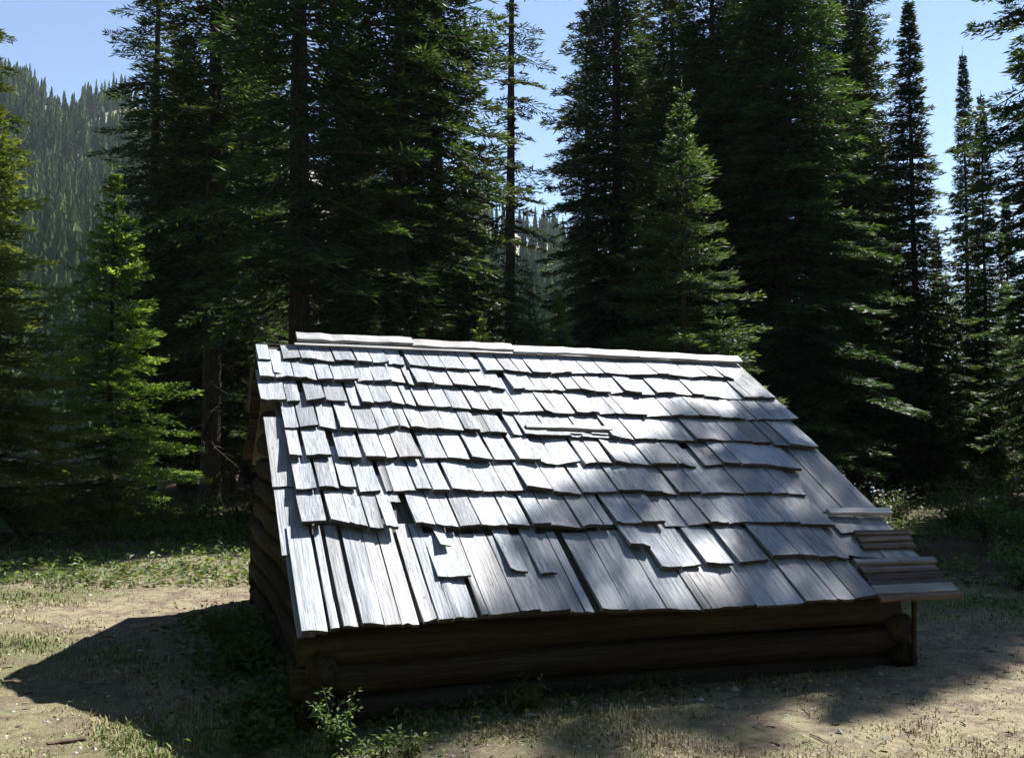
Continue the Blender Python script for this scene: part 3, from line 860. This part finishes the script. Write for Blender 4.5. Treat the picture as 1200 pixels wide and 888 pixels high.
def P(px, Y):                      # degrees-free bearing helper: column of the picture to a place on the ground
    return (px - 600) / 1144 * Y, Y


# the trees one can single out
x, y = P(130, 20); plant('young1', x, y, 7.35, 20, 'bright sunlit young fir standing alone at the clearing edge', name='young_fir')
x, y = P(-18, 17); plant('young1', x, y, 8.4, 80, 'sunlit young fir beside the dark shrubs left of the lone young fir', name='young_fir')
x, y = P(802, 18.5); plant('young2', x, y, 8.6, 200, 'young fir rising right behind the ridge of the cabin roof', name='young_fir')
x, y = P(-80, 25); plant('dense1', x, y, 19, 10, 'tall fir towering behind the sunlit young fir at the left')
x, y = P(178, 31); plant('clear2', x, y, 21, 40, 'tall fir with ragged open branches above the lone young fir')
x, y = P(247, 24); plant('clear1', x, y, 23, 70, 'tall conifer with a thick bare trunk behind the clearing', name='conifer_tree')
x, y = P(347, 20); plant('clear1', x, y, 23, 160, 'conifer with a thick dark bare trunk behind the left end of the roof', name='conifer_tree')
x, y = P(465, 20.5); plant('clear2', x, y, 20, 230, 'slim dark conifer trunk close beside the dense sunlit fir', name='conifer_tree')
x, y = P(512, 22); plant('dense1', x, y, 18, 120, 'dense fir with sunlit green boughs beside the slender bare trunk')
x, y = P(600, 26); plant('sparse', x, y, 19, 0, 'slender conifer with a bare trunk and thin upper branches by the sky gap', name='conifer_tree')
x, y = P(722, 31); plant('dense2', x, y, 21, 30, 'broad dark spruce on the right of the sky gap', name='spruce_tree')
x, y = P(792, 28); plant('dense1', x, y, 17, 250, 'full fir with pale green boughs behind the young fir at the ridge')
x, y = P(888, 29); plant('dense2', x, y, 19, 140, 'tall shaded fir behind the right end of the ridge')
x, y = P(958, 27); plant('clear2', x, y, 18, 300, 'open crowned fir with sky showing between its branches')
x, y = P(838, 26); plant('dense1', x, y, 17, 15, 'dark full fir close behind the young fir at the ridge, towards the lake', wide=1.15)
x, y = P(918, 24.5); plant('dense2', x, y, 17.5, 80, 'broad black shaded fir beyond the right end of the roof ridge', wide=1.1)
x, y = P(1000, 29); plant('dense2', x, y, 17.5, 210, 'broad dark fir beside the stout spire fir', wide=1.15)
x, y = P(1012, 33); plant('dense1', x, y, 17, 60, 'dark fir between the open crowned fir and the narrow spire')
x, y = P(1076, 28); plant('spire1', x, y, 14.6, 10, 'dark narrow spire fir, stoutest of the spire firs', wide=1.15)
x, y = P(1136, 33); plant('spire1', x, y, 15.4, 200, 'very slim spire fir, taller of the close pair against the sky', wide=.8)
x, y = P(1158, 31); plant('spire2', x, y, 12.9, 120, 'very slim spire fir, shorter of the close pair against the sky', wide=.9)
plant('open1', 10.65, 19.6, 21.2, 75, 'tall fir reaching its boughs in beside the slim spire firs', wide=.9)
plant('open1', 12.7, 20.6, 23.5, 200, 'tall open conifer beyond the right end of the cabin', name='conifer_tree')
plant('dense1', 15.2, 21.5, 16, 100, 'bushy fir at the far right beyond the cabin')
plant('dense1', 12.6, 19.2, 19.5, 130, 'dense tall fir overhanging the right end of the cabin', wide=.85)
plant('dense1', 14.2, 18.9, 17, 40, 'dense fir close beyond the right end of the cabin', wide=.8)
plant('dense2', 15.2, 26.0, 18, 160, 'unseen dense fir right of the spire firs, added to cast shade', 'unseen shade-casting firs right of the spire firs')  # firs out of view, added to shade the ground beyond the cabin
plant('dense1', 18.2, 29.0, 19, 220, 'unseen dense fir right of the spire firs, added to cast shade', 'unseen shade-casting firs right of the spire firs')
plant('dense2', 19.5, 24.5, 18, 280, 'unseen dense fir right of the spire firs, added to cast shade', 'unseen shade-casting firs right of the spire firs')
plant('dense1', 18.5, 20.5, 16, 330, 'unseen dense fir right of the spire firs, added to cast shade', 'unseen shade-casting firs right of the spire firs')
# deep in the shade behind the front row
BACK = (
    (205, 37, 'dense1', 17, 'behind the ragged fir'), (270, 26, 'dense2', 14, 'between the two thick bare trunks'), (216, 27.5, 'dense1', 13, 'just right of the lone young fir'),
    (225, 31, 'dense2', 14, 'behind the lone young fir, bushy and low'), (290, 34, 'dense2', 19, 'behind the two thick bare trunks, tall'), (300, 28, 'dense1', 13, 'left of the roof peak'),
    (325, 44, 'clear2', 20, 'far behind the roof peak, with a slim trunk'), (395, 31, 'dense1', 18, 'just right of the thick dark bare trunk'), (425, 39, 'dense2', 19, 'left of the slim dark trunk'),
    (480, 36, 'clear2', 20, 'behind the slim dark trunk'), (545, 42, 'dense1', 15, 'left of the slender bare trunk'), (690, 39, 'clear1', 19, 'behind the broad spruce by the sky gap'),
    (760, 36, 'dense2', 18, 'behind the full pale green fir'), (840, 38, 'clear1', 19, 'with a bare trunk behind the firs near the ridge end'), (905, 43, 'dense1', 17, 'behind the broad black fir'),
    (1040, 42, 'dense2', 16, 'left of the stout spire fir'), (1100, 44, 'spire2', 13, 'narrow, between the spire firs'), (1185, 40, 'spire1', 13, 'narrow, right of the close pair of spire firs'),
    (1112, 37, 'young1', 9, 'low and bushy between the spire firs'), (1150, 43, 'young2', 11, 'low, behind the close pair of spire firs'), (1182, 35, 'young1', 8, 'low and bushy, right of the close pair of spire firs'),
    (1208, 45, 'young2', 10, 'low, under the tall fir by the spire firs'), (1060, 36, 'young2', 9, 'low, at the foot of the stout spire fir'))
for i, (px, Y, k, H, where) in enumerate(BACK):
    x, y = P(px, Y)
    plant(k, x, y, H, 47 * i, 'dark conifer in deep shade ' + where, 'conifers in the shade behind the front row', 'conifer_tree')
# small firs among the trunks
SAP = ((565, 16.5, 'young1', 3.9, 'below the dense sunlit fir'), (440, 18, 'young2', 4.1, 'by the slim dark trunk'), (655, 21, 'young1', 5.0, 'under the sky gap'),
       (620, 27, 'young2', 6.2, 'right of the slender bare trunk'), (860, 21, 'young2', 4.6, 'by the right end of the ridge'))
for i, (px, Y, k, H, where) in enumerate(SAP):
    x, y = P(px, Y)
    plant(k, x, y, H, 70 * i, 'small fir sapling behind the cabin ' + where, 'fir saplings behind the cabin', 'fir_sapling')

# ------------------------------------------------------------ the far forested slope (one mass)
def far_forest():
    g = np.random.default_rng(77)
    def proto(seed):
        q = np.random.default_rng(seed)
        V = []; F = []
        lay = 13; sides = 8
        for i in range(lay):
            z1 = .06 + .94 * (i / lay); z2 = min(1.0, z1 + .15)
            r = .115 * (1 - z1) ** .8 * q.uniform(.8, 1.2) + .006
            b = len(V)
            off = q.uniform(0, 6)
            for k in range(sides):
                a = off + 6.283 * k / sides
                rr = r * (q.uniform(.85, 1.2) if k % 2 == 0 else q.uniform(.35, .6))
                V.append((rr * math.cos(a), rr * math.sin(a), z1 + q.normal(0, .012) - .03 * (k % 2 == 0)))
            V.append((0, 0, z2))
            for k in range(sides):
                F.append((b + k, b + (k + 1) % sides, b + sides))
        return np.array(V), np.array(F)
    ps = [proto(i) for i in range(4)]
    n = 30000
    Y = 112 + 380 * g.random(n) ** .8
    u = g.uniform(-330, 150, n)
    X = u * np.maximum(Y, 60) / 450
    keep = fbm(X * .02, Y * .02, 90, 4) + g.normal(0, .03, n)
    hi = sstep(300, 420, Y)
    ok = keep < (.58 - .07 * hi)
    # only where the slope can be seen between the near trees, a good way past the gaps on either side
    ang = X / Y
    ok &= (((ang < -.30) & (ang > -.68)) | ((ang > -.10) & (ang < .22)))
    ok &= (g.random(n) < .5)
    X, Y = X[ok], Y[ok]
    Z = terrain(X, Y)
    ok = Z > LAKE_Z + .6
    X, Y, Z = X[ok], Y[ok], Z[ok]
    acc = Acc()
    H = g.uniform(8, 18, len(X)) * np.where(g.random(len(X)) < .2, .6, 1)
    for i in range(len(X)):
        V, F = ps[i % 4]
        a = g.uniform(0, 6.283); c, s = math.cos(a), math.sin(a)
        h = H[i]; wd = h * g.uniform(.85, 1.35)
        W = np.stack([(V[:, 0] * c - V[:, 1] * s) * wd, (V[:, 0] * s + V[:, 1] * c) * wd, V[:, 2] * h], -1) + (X[i], Y[i], Z[i] - .3)
        acc.add(W, F, np.clip(np.full(len(V), g.normal(.45, .28)), 0, 1))
    return acc.mesh('far_forest', M['far_needle'])




def unseen_forest():
    """unseen forest behind and beside the viewpoint, added to block low sky light"""
    g = np.random.default_rng(31)
    acc = Acc()
    for i in range(520):
        a = g.uniform(math.radians(118), math.radians(422)); d = g.uniform(13, 34)
        x, y = d * math.cos(a), 4 + d * math.sin(a)
        if y > 14 or (y > 2 and x > 0) : continue
        h = g.uniform(18, 28); wd = g.uniform(1.6, 2.6)
        for k in range(16):
            z1 = 1.2 + (h - 1.6) * k / 16; r = wd * (1 - k / 16.5) ** .75
            n = 12; th = np.arange(n) * 6.283 / n + g.uniform(0, 6)
            rr = r * np.where(np.arange(n) % 2 == 0, g.uniform(.8, 1.25, n), g.uniform(.4, .65, n))
            V = np.concatenate([np.stack([x + rr * np.cos(th), y + rr * np.sin(th), z1 - .3 * rr + g.normal(0, .1, n)], -1), [[x, y, z1 + h / 11]]])
            kk = np.arange(n)
            acc.add(V, np.stack([kk, (kk + 1) % n, np.full(n, n)], -1), np.clip(g.normal(.4, .15, n + 1), 0, 1))
    return acc.mesh('unseen_forest', M['needle'])


tag(link('unseen_forest', unseen_forest()), 'unseen conifer forest around the clearing, added to block sky light', 'forest', kind='stuff')  # out of view, added to cut the sky light on the clearing
tag(link('far_forest', far_forest()), 'distant conifer forest covering the mountain slope beyond the lake', 'forest', kind='stuff')


# ------------------------------------------------------------ shrubs, seedlings, herbs
def leafy(seed, H, spread, stems, leaves, ll, lw, mat='leaf'):
    g = np.random.default_rng(seed)
    st, lv = Acc(), Acc()
    for i in range(stems):
        az = g.uniform(0, 6.283); out = spread * g.uniform(.3, 1); h = H * g.uniform(.6, 1)
        t = np.linspace(0, 1, 5)
        Pp = np.stack([math.cos(az) * out * t ** 1.3, math.sin(az) * out * t ** 1.3, h * t - .15 * out * t * t], -1)
        V, F = tube(Pp, np.linspace(.010, .003, 5) * max(.4, H), 4); st.add(V, F)
        n = leaves
        tt = g.uniform(.18, 1, n)
        p = np.stack([np.interp(tt, t, Pp[:, c]) for c in range(3)], -1)
        a = g.uniform(0, 6.283, n); el = g.normal(.1, .45, n)
        d = np.stack([np.cos(a) * np.cos(el), np.sin(a) * np.cos(el), np.sin(el)], -1)
        p = p + d * g.uniform(.0, .25, n)[:, None] * spread
        w = np.stack([-np.sin(a), np.cos(a), g.normal(0, .5, n)], -1)
        w /= np.linalg.norm(w, axis=1)[:, None]
        l = ll * g.uniform(.6, 1.3, n)[:, None]; ww = lw * g.uniform(.7, 1.2, n)[:, None]
        V = np.stack([p, p + d * l * .45 + w * ww, p + d * l - np.array([0, 0, 1]) * l * .2, p + d * l * .45 - w * ww], 1).reshape(-1, 3)
        lv.add(V, np.arange(len(V)).reshape(-1, 4), np.repeat(np.clip(g.normal(.5, .22, n), 0, 1), 4))
    return st.mesh('stems', M['twig']), lv.mesh('leaves', M[mat])


LEAFY = {'shrub1': leafy(21, 1.3, .75, 12, 90, .075, .022), 'shrub2': leafy(22, 1.0, .8, 12, 80, .085, .026),
         'weed1': leafy(23, .40, .15, 12, 44, .030, .0075, 'herb'), 'weed2': leafy(24, .28, .22, 10, 20, .055, .013, 'herb')}


def bush(kind, x, y, s, rot, label, group=None, name='shrub', cat='shrub'):
    e = link(name, None, None, (x, y, gz(x, y) - .01), (0, 0, R(rot)), s)
    e.empty_display_size = .2
    tag(e, label, cat, group)
    link('stems', LEAFY[kind][0], e); link('leaves', LEAFY[kind][1], e)
    return e


SH1 = 'leafy green shrub at the forest edge left of the cabin'
for i, (px, Y, k, s) in enumerate(((25, 17.5, 'shrub1', 1.1), (62, 18.6, 'shrub2', 1.0), (95, 19.2, 'shrub2', .8), (190, 18.8, 'shrub1', .75), (235, 19.6, 'shrub2', .7), (285, 18.5, 'shrub1', .8))):
    x, y = P(px, Y)
    bush(k, x, y, s, 60 * i, SH1, 'shrubs at the left forest edge')
SH2 = 'leafy green shrub beyond the right end of the cabin'
for i, (px, Y, k, s) in enumerate(((1150, 17, 'shrub1', 1.0), (1190, 15.5, 'shrub2', 1.1), (1120, 19, 'shrub2', .9), (1172, 20, 'shrub1', 1.2), (985, 21, 'shrub1', .75), (1045, 20, 'shrub2', .8), (1195, 12, 'shrub2', .7))):
    x, y = P(px, Y)
    bush(k, x, y, s, 60 * i, SH2, 'shrubs beyond the right end of the cabin')
bush('weed1', -1.10, 6.22, 1.15, 30, 'sunlit leafy weed standing in front of the log wall below the eave', name='weed_plant', cat='plant')
bush('weed2', -.80, 5.95, .9, 80, 'low weed in the grass at the edge of the cabin shadow', 'weeds in front of the cabin', 'weed_plant', 'plant')
bush('weed2', -.62, 6.05, .7, 10, 'low weed in the grass at the edge of the cabin shadow', 'weeds in front of the cabin', 'weed_plant', 'plant')
bush('weed2', .1, 6.9, .9, 140, 'shaded weed growing against the middle of the front wall', name='weed_plant', cat='plant')
WS = 'sunlit leafy weed at the foot of the cabin side wall'
for i, (x, y) in enumerate(((-2.35, 8.35), (-2.55, 8.75), (-2.2, 8.05), (-2.75, 9.15), (-2.3, 8.9))):
    bush('weed1' if i % 2 else 'weed2', x, y, 1.1, 50 * i, WS, 'weeds along the side wall', 'weed_plant', 'plant')


# ------------------------------------------------------------ grass, ground cover and litter
def blades(g, X, Y, Z, h, w, tint, lean=.5, bend=True):
    n = len(X)
    a = g.uniform(0, 6.283, n)
    le = g.normal(0, lean, n)
    ct, st = np.cos(a), np.sin(a)
    dx = np.stack([ct, st, np.zeros(n)], -1)
    sd = np.stack([-st, ct, np.zeros(n)], -1)
    p = np.stack([X, Y, Z], -1)
    mid = p + dx * (h * np.sin(le) * .4)[:, None] + np.array([0, 0, 1]) * (h * np.cos(le) * .6)[:, None]
    tip = p + dx * (h * np.sin(le) * 1.3)[:, None] + np.array([0, 0, 1]) * (h * np.cos(le))[:, None]
    w = w[:, None]
    V = np.stack([p - sd * w, p + sd * w, mid + sd * w * .8, mid - sd * w * .8, tip], 1)
    b = np.arange(n)[:, None] * 5
    F = np.concatenate([b + np.array([0, 1, 2]), b + np.array([0, 2, 3]), b + np.array([3, 2, 4])])
    return V.reshape(-1, 3), F, np.repeat(tint, 5)


def inside_cabin(X, Y, m=.0):
    qx, qy = X - corner.x, Y - corner.y
    s = qx * hr.x + qy * hr.y; t = qx * hor.x + qy * hor.y
    return (s > -m) & (s < wall_w + m) & (t > -m) & (t < wall_d + m)


def turf():
    g = np.random.default_rng(5)
    n = 260000
    Y = 4.3 + 12.5 * g.random(n) ** 1.7
    X = g.uniform(-.62, .62, n) * Y
    gr = grassiness(X, Y)
    pn = fbm(X * 2.3, Y * 2.3, 41, 3)
    ok = (~inside_cabin(X, Y, .0)) & (g.random(n) < .30 + .7 * gr) & (pn + g.normal(0, .08, n) > .46) & (litterness(X, Y) < .7)
    X, Y, gr, pn = X[ok], Y[ok], gr[ok], pn[ok]
    green = np.clip((gr - .35) * 1.4 + (fbm(X * 1.1 + 7, Y * 1.1, 55, 3) - .5) * 1.8, 0, 1)
    tint = np.where(g.random(len(X)) < green, g.uniform(0, .4, len(X)), g.uniform(.45, 1, len(X)))
    h = g.uniform(.014, .045, len(X)) * (.5 + .8 * gr + .7 * (pn > .62))
    w = g.uniform(.0018, .0036, len(X)) * (.7 + Y / 9)
    V, F, T = blades(g, X, Y, terrain(X, Y) - .004, h, w, tint, .95)
    return np_mesh('dry_grass', V, F, M['grass'], T)


tag(link('dry_grass', turf()), 'short dry and green grass over the clearing', 'grass', kind='stuff')


def litter_twigs():
    g = np.random.default_rng(8)
    acc = Acc()
    n = 1800
    Y = 4.4 + 15 * g.random(n) ** 1.5
    X = g.uniform(-.62, .62, n) * Y
    ok = ~inside_cabin(X, Y, .05)
    X, Y = X[ok], Y[ok]
    Z = terrain(X, Y)
    for x, y, z in zip(X, Y, Z):
        l = g.uniform(.02, .08) * (2.5 if g.random() < .05 else 1); a = g.uniform(0, 6.283)
        r = g.uniform(.002, .005) * (1 + l * 4)
        d = np.array([math.cos(a), math.sin(a), g.normal(0, .06)]) * l
        Pp = np.stack([np.array([x, y, z + r]), np.array([x, y, z + r * 1.4]) + d * .5 + g.normal(0, .05, 3) * l * np.array([1, 1, .2]), np.array([x, y, z + r]) + d])
        V, F = tube(Pp, [r, r * .9, r * .5], 3)
        acc.add(V, F)
    return acc.mesh('forest_litter', M['twig'])


tag(link('forest_litter', litter_twigs()), 'scattered twigs and bark chips on the bare ground', 'litter', kind='stuff')


def cover(seed, n, region, hmin, hmax, lw, dens):
    """low broad leaves and fern-like sprays crowding the ground"""
    g = np.random.default_rng(seed)
    X, Y = region(g, n)
    keep = fbm(X * 1.3, Y * 1.3, seed, 3) + g.normal(0, .05, len(X)) > 1 - dens
    keep &= ~inside_cabin(X, Y, .03)
    X, Y = X[keep], Y[keep]; Z = terrain(X, Y); m = len(X)
    a = g.uniform(0, 6.283, m); el = g.uniform(-.1, .9, m)
    hh = g.uniform(hmin, hmax, m)
    d = np.stack([np.cos(a) * np.cos(el), np.sin(a) * np.cos(el), np.sin(el)], -1)
    p = np.stack([X, Y, Z + hh * g.uniform(.0, 1, m)], -1)
    w = np.stack([-np.sin(a), np.cos(a), g.normal(0, .4, m)], -1)
    l = lw * g.uniform(1.4, 3.2, m)[:, None]; ww = lw * g.uniform(.35, .7, m)[:, None]
    V = np.stack([p, p + d * l * .5 + w * ww, p + d * l - np.array([0, 0, 1]) * l * .3, p + d * l * .5 - w * ww], 1).reshape(-1, 3)
    return np_mesh('ground_cover', V, np.arange(len(V)).reshape(-1, 4), M['herb'], np.repeat(np.clip(g.normal(.45, .25, m), 0, 1), 4))


def reg_edge(g, n):
    Y = g.uniform(12.2, 23, n); X = g.uniform(-.62, .62, n) * Y
    lean = (X < -1.5) | (X > 3.5)
    return X[lean], Y[lean]


tag(link('ground_cover', cover(61, 34000, reg_edge, .03, .24, .042, .58)), 'low green herbs and ferns along the forest edge', 'ground cover', kind='stuff')


def reg_lit(g, n):
    Y = g.uniform(17.4, 20.4, n); X = g.uniform(-.44, -.255, n) * Y
    return X, Y


tag(link('ground_cover', cover(64, 9000, reg_lit, .04, .36, .045, .62)), 'bright leafy herbs at the foot of the lone young fir', 'ground cover', kind='stuff')


def reg_wall(g, n):
    s = g.uniform(0, 1, n)
    q = np.abs(g.normal(0, .35, n))
    X = corner.x + hor.x * (s * 4.2 - .3) - hr.x * (q + .1); Y = corner.y + hor.y * (s * 4.2 - .3) - hr.y * (q + .1)
    return X, Y


tag(link('ground_cover', cover(62, 3000, reg_wall, .02, .24, .034, .60)), 'leafy weeds crowding the foot of the cabin side wall', 'ground cover', kind='stuff')


def reg_front(g, n):
    s = g.uniform(0, 1, n) ** 1.4
    q = np.abs(g.normal(0, .28, n))
    X = corner.x + hr.x * (s * 4.6 - .5) - hor.x * (q + .1); Y = corner.y + hr.y * (s * 4.6 - .5) - hor.y * (q + .1)
    return X, Y


tag(link('ground_cover', cover(63, 1100, reg_front, .02, .16, .026, .55)), 'small weeds along the foot of the front log wall', 'ground cover', kind='stuff')


def pebbles():
    g = np.random.default_rng(19)
    acc = Acc()
    n = 2600
    Y = 4.4 + 11 * g.random(n) ** 1.6
    X = g.uniform(-.6, .6, n) * Y
    ok = ~inside_cabin(X, Y, .05)
    X, Y = X[ok], Y[ok]; Z = terrain(X, Y)
    base = np.array([[1, 0, 0], [0, 1, 0], [-1, 0, 0], [0, -1, 0], [0, 0, .7], [0, 0, -.5]], float)
    Fo = np.array([[0, 1, 4], [1, 2, 4], [2, 3, 4], [3, 0, 4], [1, 0, 5], [2, 1, 5], [3, 2, 5], [0, 3, 5]])
    for x, y, z in zip(X, Y, Z):
        r = g.uniform(.005, .016) * (2.0 if g.random() < .06 else 1)
        a = g.uniform(0, 6.283); c, s = math.cos(a), math.sin(a)
        V = base * g.uniform(.7, 1.4, (6, 3)) * r
        V = np.stack([V[:, 0] * c - V[:, 1] * s, V[:, 0] * s + V[:, 1] * c, V[:, 2]], -1) + (x, y, z + r * .15)
        acc.add(V, Fo)
    return acc.mesh('pebbles', M['stone'])


tag(link('pebbles', pebbles()), 'small pale pebbles strewn over the trampled ground', 'pebbles', kind='stuff')


# ------------------------------------------------------------ stones, chips, fallen log
def rock_mesh(seed, sx, sy, sz, mat):
    import bmesh
    bm = bmesh.new()
    bmesh.ops.create_icosphere(bm, subdivisions=2, radius=1)
    g = np.random.default_rng(seed)
    dirs = g.normal(0, 1, (6, 3)); dirs /= np.linalg.norm(dirs, axis=1)[:, None]
    for v in bm.verts:
        c = np.array(v.co)
        for d in dirs:
            k = c @ d
            if k > .72: c = c - d * (k - .72)
        v.co = Vector((c[0] * sx, c[1] * sy, c[2] * sz)) * float(1 + g.normal(0, .03))
    me = bpy.data.meshes.new('stone'); bm.to_mesh(me); bm.free()
    me.materials.append(mat)
    return me


def stone(px, Y, s, seed, label, name='stone', cat='stone', mat='stone', flat=.6):
    x, y = P(px, Y)
    o = link(name, rock_mesh(seed, s, s * .7, s * flat * .6, M[mat]), None, (x, y, gz(x, y) + s * .15), (0, 0, seed))
    return tag(o, label, cat)


stone(990, 8.9, .075, 1, 'pale angular stone lying against the shaded front wall')
stone(672, 7.05, .035, 2, 'small white stone at the edge of the eave shadow')
stone(621, 6.75, .05, 3, 'white stone in the grass in front of the cabin')
stone(345, 5.98, .055, 4, 'flat brown wood chip at the rim of the cabin shadow', 'wood_chip', 'wood chip', 'board', .35)
x, y = P(84, 6.22)
me = slab('wood_scrap', 0, .22, 0, .05, 0, .02, M['rotten_shaded'], 5, .01)
tag(link('wood_scrap', me, None, (x - .1, y, gz(x, y)), (0, 0, R(35))), 'weathered wood scrap lying in the sunlit grass', 'wood scrap')

# ------------------------------------------------------------ the air
hz = bpy.data.materials.new('air')
hz.use_nodes = True
hz.node_tree.nodes.clear()
ho = hz.node_tree.nodes.new('ShaderNodeOutputMaterial')
hv = hz.node_tree.nodes.new('ShaderNodeVolumePrincipled')
hv.inputs['Color'].default_value = (.80, .88, 1.0, 1)
hv.inputs['Density'].default_value = 0.00014
hz.node_tree.links.new(hv.outputs[0], ho.inputs['Volume'])
lo, hi = (-1520, -420, -14), (1520, 2520, 320)
V = [(x, y, z) for z in (lo[2], hi[2]) for y in (lo[1], hi[1]) for x in (lo[0], hi[0])]
hm = py_mesh('haze', V, [(0, 2, 3, 1), (4, 5, 7, 6), (0, 1, 5, 4), (2, 6, 7, 3), (0, 4, 6, 2), (1, 3, 7, 5)], hz)
tag(link('haze', hm), 'thin pale air haze over the far slope', 'haze', kind='stuff')
